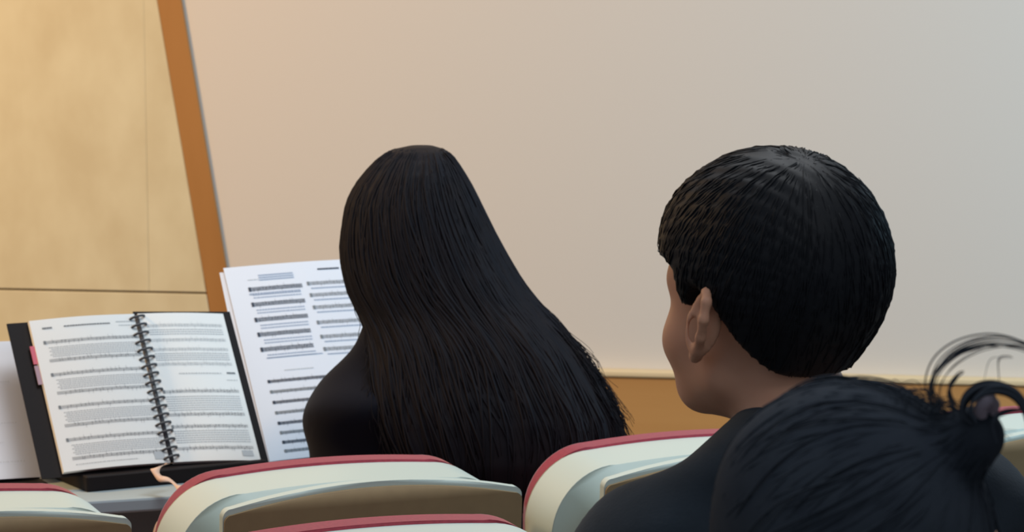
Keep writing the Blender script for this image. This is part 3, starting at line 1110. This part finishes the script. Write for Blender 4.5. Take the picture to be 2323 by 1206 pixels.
class Print:
    def __init__(s, page, origin):
        s.p, s.V, s.F, s.mi, s.or_ = page, [], [], [], origin

    def sheet(s, thick, mi=0, nx=14, a0=0, a1=1, t0=0, t1=1, off=0.0):
        base = len(s.V)
        for side in (0, 1):
            for i in range(nx + 1):
                for t in (t0, t1):
                    s.V.append(s.p.pt(a0 + (a1 - a0) * i / nx, t, off - side * thick))
        n = 2 * (nx + 1)
        fs = []
        for i in range(nx):
            A = base + 2 * i
            fs.append((A, A + 1, A + 3, A + 2))
            fs.append((A + n, A + n + 2, A + n + 3, A + n + 1))
            fs.append((A, A + 2, A + n + 2, A + n))
            fs.append((A + 1, A + n + 1, A + n + 3, A + 3))
        fs.append((base, base + n, base + n + 1, base + 1))
        A = base + 2 * nx
        fs.append((A, A + 1, A + n + 1, A + n))
        s.F += fs
        s.mi += [mi] * len(fs)

    def bar(s, a0, a1, t0, t1, mi=1, off=0.0004, n=8, skew=0.0):
        base = len(s.V)
        for i in range(n + 1):
            a = a0 + (a1 - a0) * i / n
            for t in (t0, t1):
                s.V.append(s.p.pt(a, t + skew * i / n, off))
        for i in range(n):
            A = base + 2 * i
            s.F.append((A, A + 1, A + 3, A + 2))
            s.mi.append(mi)

    def stave(s, a0, a1, t, gap_mm=1.6, line_mm=0.35, mi=1, notes=26, clef=True, seed=0):
        r = random.Random(seed)
        H, Wd = s.p.h * 1000, s.p.w * 1000
        for k in range(5):
            tt = t + (k - 2) * gap_mm / H
            s.bar(a0, a1, tt - line_mm / 2 / H, tt + line_mm / 2 / H, mi)
        if clef:
            s.bar(a0 + 1.0 / Wd, a0 + 4.5 / Wd, t - 2.6 * gap_mm / H, t + 2.6 * gap_mm / H, mi, 0.0006, 1)
        for k in range(notes):
            a = a0 + (a1 - a0) * (0.08 + 0.9 * (k + r.random() * 0.6) / notes)
            c = t + r.uniform(-1.6, 1.6) * gap_mm / H
            s.bar(a, a + 1.5 / Wd, c - 0.6 / H, c + 0.6 / H, mi, 0.0006, 1)
            dn_ = r.choice((-1, 1))
            s.bar(a, a + 0.35 / Wd, min(c, c + dn_ * 5 / H), max(c, c + dn_ * 5 / H), mi, 0.0006, 1)

    def words(s, a0, a1, t, h_mm=1.5, mi=1, seed=0, fill=0.7):
        r = random.Random(seed)
        Wd, H = s.p.w * 1000, s.p.h * 1000
        a = a0
        while a < a1:
            L = r.uniform(2.0, 5.0) / Wd
            s.bar(a, min(a1, a + L * fill), t - h_mm / 2 / H, t + h_mm / 2 / H, mi, 0.0005, 1)
            a += L

    def build(s, name, mats, parent):
        V = [v - s.or_ for v in s.V]
        me = mesh_from(V, s.F, name)
        o = link(name, me, mats, parent, smooth=False)
        me.polygons.foreach_set('material_index', s.mi)
        return o


REC = R_(36)
INK = [M['paper'], M['ink'], M['ink_pale'], M['ink_dark'], M['ink_blue']]
INKB = [M['paper_b'], M['ink'], M['ink_pale'], M['ink_dark'], M['ink_blue']]


def book_rest(p0, yaw, rec, w, label, depth_front=0.10, back_h=0.17, base_h=0.006):
    """a black slanted rest standing on the table; p0: middle of the foot line of the book, on the table"""
    t = empty('book_rest', (p0.x, p0.y, TZ), yaw)
    tag(t, label, 'book rest', 'black table book rests')
    bm = bmesh.new()
    bm_box(bm, (-w / 2, -depth_front, 0.0), (w / 2, 0.16, base_h), 0.002, 1)
    link('base', from_bm(bm), M['black'], t, smooth=False)
    m = Matrix.Translation((0, 0.016, base_h)) @ Matrix.Rotation(-rec, 4, 'X')
    bm = bmesh.new()
    bm_box(bm, (-w / 2, 0.0, 0.0), (w / 2, 0.006, back_h), 0.002, 1, m)
    link('back_plate', from_bm(bm), M['black'], t, smooth=False)
    v, f = tube_data([m @ Vector((0, 0.006, back_h * 0.8)), (0, 0.150, base_h)], 0.005, 8)
    link('strut', mesh_from(v, f, 'strut'), M['steel'], t)
    return t


# ---- the open spiral music book in its black cover
B_YAW, REC_L = R_(29.5), R_(33)
R_YAW, REC_R, ROLL_R = R_(27), R_(37.5), R_(-3.9)
S0 = at_height(391, 1048, TZ + 0.030)
PW, PH, PWR = 0.175, 0.260, 0.142
bk = empty('music_book', S0, 0)
tag(bk, 'open spiral-bound music book in a black cover, pages of printed staves', 'book')
OR = Vector(S0)
dl = Vector((math.cos(B_YAW), math.sin(B_YAW), 0))
nr_ = Vector((-math.sin(B_YAW), math.cos(B_YAW), 0))
upv = Vector((0, 0, 1)) * math.cos(REC) + nr_ * math.sin(REC)
us = Vector((0, 0, 1)) * math.cos(R_(35)) + Vector((-math.sin(R_(28.5)), math.cos(R_(28.5)), 0)) * math.sin(R_(35)) + dl * 0.012
upv = us
lp = Page(S0 - dl * (PW + 0.003), B_YAW, REC_L, PW, PH, 0.005)
rp = Page(S0 + dl * 0.003, R_YAW, REC_R, PWR, PH, 0.003, ROLL_R)
lp.u = rp.u = us
# covers
cvl = Page(S0 - dl * (PW + 0.036) - upv * 0.004, B_YAW, REC_L, PW + 0.036, PH + 0.006)
pr = Print(cvl, OR)
cvl.u = us
pr.sheet(0.003, 0, 2, 0, 1.04, off=-0.0085)
pr.build('cover', [M['black']], bk)
cvr = Page(S0 - upv * 0.004, R_YAW, REC_R, PWR + 0.019, PH + 0.013, 0.0, ROLL_R)
cvr.u = us
pr = Print(cvr, OR)
pr.sheet(0.003, 0, 2, off=-0.0085)
pr.build('cover', [M['black']], bk)
# page blocks with print on the top leaves
pr = Print(lp, OR)
pr.sheet(0.007, 0, 16)
pr.words(0.10, 0.19, 0.060, 3.0, 1, 1, 0.9)
pr.words(0.30, 0.74, 0.058, 2.4, 1, 2, 0.85)
pr.words(0.80, 0.96, 0.050, 2.0, 2, 3)
pr.words(0.82, 0.97, 0.075, 1.6, 2, 4)
for q in range(4):
    t = 0.155 + q * 0.215
    pr.stave(0.08, 0.97, t, 1.15, 0.34, 1, 20, True, 10 + q)
    for kk in range(6):
        pr.words(0.12 + 0.02 * kk % 0.04, 0.97, t + 0.036 + kk * 0.012, 1.5, 2, 40 + q * 9 + kk, 0.75)
    pr.stave(0.10, 0.97, t + 0.122, 1.15, 0.34, 1, 20, False, 20 + q)
pr.words(0.12, 0.7, 0.962, 1.4, 2, 77)
pr.bar(0.86, 0.96, 0.925, 0.975, 2, 0.0006, 2)
pr.build('page', INK, bk)
pr = Print(rp, OR)
pr.sheet(0.007, 0, 16)
for q, t in enumerate((0.085, 0.185, 0.250, 0.350, 0.535, 0.690, 0.770, 0.915)):
    pr.stave(0.06, 0.95, t, 1.15, 0.30, 1 if q > 3 else 2, 22, q in (0, 2, 4, 6), 60 + q)
for q, t in enumerate((0.115, 0.130, 0.145, 0.278, 0.292, 0.306, 0.320, 0.57, 0.585, 0.60, 0.615, 0.63, 0.645, 0.66, 0.80, 0.815, 0.83, 0.845, 0.86, 0.875)):
    pr.words(0.08, 0.94, t, 1.6, 2, 90 + q, 0.78)
pr.words(0.30, 0.80, 0.415, 2.0, 2, 130)
pr.words(0.86, 0.96, 0.412, 3.2, 1, 131, 0.9)
pr.words(0.84, 0.97, 0.46, 1.4, 2, 132)
pr.bar(0.80, 0.93, 0.935, 0.972, 2, 0.0006, 2)
pr.build('page', INK, bk)
# coil
V, F = [], []
qd = dl.cross(upv)
if qd.y > 0:
    qd = -qd
for i in range(18):
    t = 0.03 + 0.94 * i / 17
    c = S0 + upv * (PH * (1 - t)) - OR + qd * 0.001
    pts = []
    for k in range(13):
        a = 2 * PI * k / 12
        pts.append(c + dl * (0.0125 * math.cos(a)) + qd * (0.0065 * math.sin(a)) + upv * (0.002 * math.cos(a)))
    tube_data(pts, 0.0021, 6, V, F)
for s in (0,):
    tube_data([S0 - OR + upv * (PH * 0.015) - qd * 0.003, S0 - OR + upv * (PH * 0.985) - qd * 0.003], 0.0052, 8, V, F)
link('spiral_binding', mesh_from(V, F, 'spiral_binding'), M['spiral'], bk)
# coloured index tabs at the left margin
for (t0, t1, mm, nm) in ((0.165, 0.285, M['pink'], 'pink index tab'), (0.295, 0.42, M['mauve'], 'mauve index tab')):
    pr = Print(lp, OR)
    pr.sheet(0.0012, 0, 1, -0.042, 0.012, t0, t1, off=-0.002)
    tbj = pr.build('index_tab', [mm], bk)
    tbj['label'] = nm
# ribbon hanging from the spine
rib = [at(386, 1050, 5.0), at(352, 1064, 4.965), at(366, 1084, 4.955), at(392, 1095, 4.945), at(412, 1108, 4.93), at(404, 1140, 4.885), at(378, 1168, 4.88), at(360, 1200, 4.88), at(350, 1230, 4.88)]
rib = catmull([p - OR for p in rib], 5)
V, F = [], []
for i, p in enumerate(rib):
    a = Vector((0.0065, 0.002, 0.003 * math.sin(i * 0.7)))
    th = Vector((0, -0.0012, 0.0004))
    V += [p - a, p + a, p + a + th, p - a + th]
for i in range(len(rib) - 1):
    for j in range(4):
        F.append((4 * i + j, 4 * i + (j + 1) % 4, 4 * i + 4 + (j + 1) % 4, 4 * i + 4 + j))
F += [(0, 1, 2, 3), tuple(4 * (len(rib) - 1) + j for j in (3, 2, 1, 0))]
rb = link('ribbon_marker', mesh_from(V, F, 'ribbon_marker'), M['ribbon'], bk)
rb['label'] = 'cream ribbon marker hanging over the table edge'
mid = Vector((S0.x, S0.y, 0))
book_rest(mid, B_YAW, R_(38), 0.30, 'black slanted rest holding up the open spiral music book', 0.022, 0.17, 0.024)

# ---- the two-column score sheets beside the book
SREC = R_(38)
SY = R_(21)
foot = at_height(612, 1046, TZ + 0.008)
sw, shh = 0.270, 0.360
lean_u = Vector((0, 0, 1)) * math.cos(SREC) + Vector((-math.sin(SY), math.cos(SY), 0)) * math.sin(SREC)
pg = Page(foot, SY, SREC, sw, shh, 0.004, R_(1.5))
sheets = empty('score_sheet', foot, 0)
tag(sheets, 'large bluish-white score sheet in two columns of staves, next to the long-haired person', 'sheet music')
pr = Print(pg, Vector(foot))
pr.sheet(0.0012, 0, 10)
pr.words(0.13, 0.20, 0.075, 1.6, 2, 200)
for t in (0.055, 0.067, 0.079):
    pr.words(0.20, 0.42, t, 2.2, 4, 201 + int(t * 1000), 0.95)
pr.words(0.58, 0.72, 0.045, 3.0, 3, 205, 0.9)
pr.words(0.12, 0.44, 0.150, 3.5, 4, 206, 0.8)
for q, t in enumerate((0.125, 0.205, 0.285, 0.362, 0.440)):
    pr.stave(0.12 - 0.004 * q, 0.46 - 0.006 * q, t, 1.6, 0.75, 3, 16, True, 210 + q)
    pr.words(0.14, 0.44, t + 0.030, 2.0, 4, 230 + q, 0.8)
    pr.words(0.14, 0.44, t + 0.045, 2.0, 4, 240 + q, 0.8)
for q, t in enumerate((0.118, 0.180, 0.245, 0.325, 0.400, 0.465)):
    pr.stave(0.49, 0.95, t, 1.4, 0.55, 1, 20, True, 250 + q)
    pr.words(0.51, 0.93, t + 0.026, 2.2, 4, 270 + q, 0.85)
pr.words(0.13, 0.48, 0.485, 2.0, 4, 289, 0.85)
pr.words(0.22, 0.40, 0.555, 1.8, 2, 290)
for q, t in enumerate((0.605, 0.658, 0.712, 0.765, 0.818, 0.866, 0.914, 0.958)):
    pr.stave(0.10, 0.52, t, 1.15, 0.6, 1 if q % 2 else 3, 16, True, 300 + q)
pr.build('sheet', INKB, sheets)
pg2 = Page(foot - Vector((math.cos(SY), math.sin(SY), 0)) * 0.016 - lean_u * 0.006, SY, SREC, sw, shh, 0.004)
pr = Print(pg2, Vector(foot))
pr.sheet(0.0012, 0, 10, off=-0.004)
pr.build('sheet', INKB, sheets)
m2 = foot + Vector((math.cos(SY), math.sin(SY), 0)) * (sw / 2)
book_rest(Vector((m2.x, m2.y, 0)), SY, SREC, 0.24, 'black slanted rest behind the large two-column score sheet', 0.03, 0.20)

# ---- loose sheets at the left edge
f2 = at_height(112, 1080, TZ + 0.010)
LY = R_(24)
lw, lh = 0.21, 0.238
e2 = Vector((math.cos(LY), math.sin(LY), 0))
lo_ = Vector(f2) - e2 * lw
pg = Page(lo_, LY, REC, lw, lh, 0.003)
ls = empty('loose_sheet', lo_, 0)
tag(ls, 'nearly blank white sheet at the left edge beside the black book cover', 'sheet music')
pr = Print(pg, lo_)
pr.sheet(0.0015, 0, 8)
for q, t in enumerate((0.16, 0.30, 0.45, 0.60, 0.74, 0.88)):
    pr.words(0.1, 0.84 if q % 2 else 0.70, t, 1.2, 2, 400 + q, 0.35)
pr.build('sheet', INKB, ls)
m3 = lo_ + e2 * (lw / 2)
book_rest(Vector((m3.x, m3.y, 0)), LY, REC, 0.19, 'black slanted rest behind the nearly blank sheet at the left edge', 0.03, 0.16)
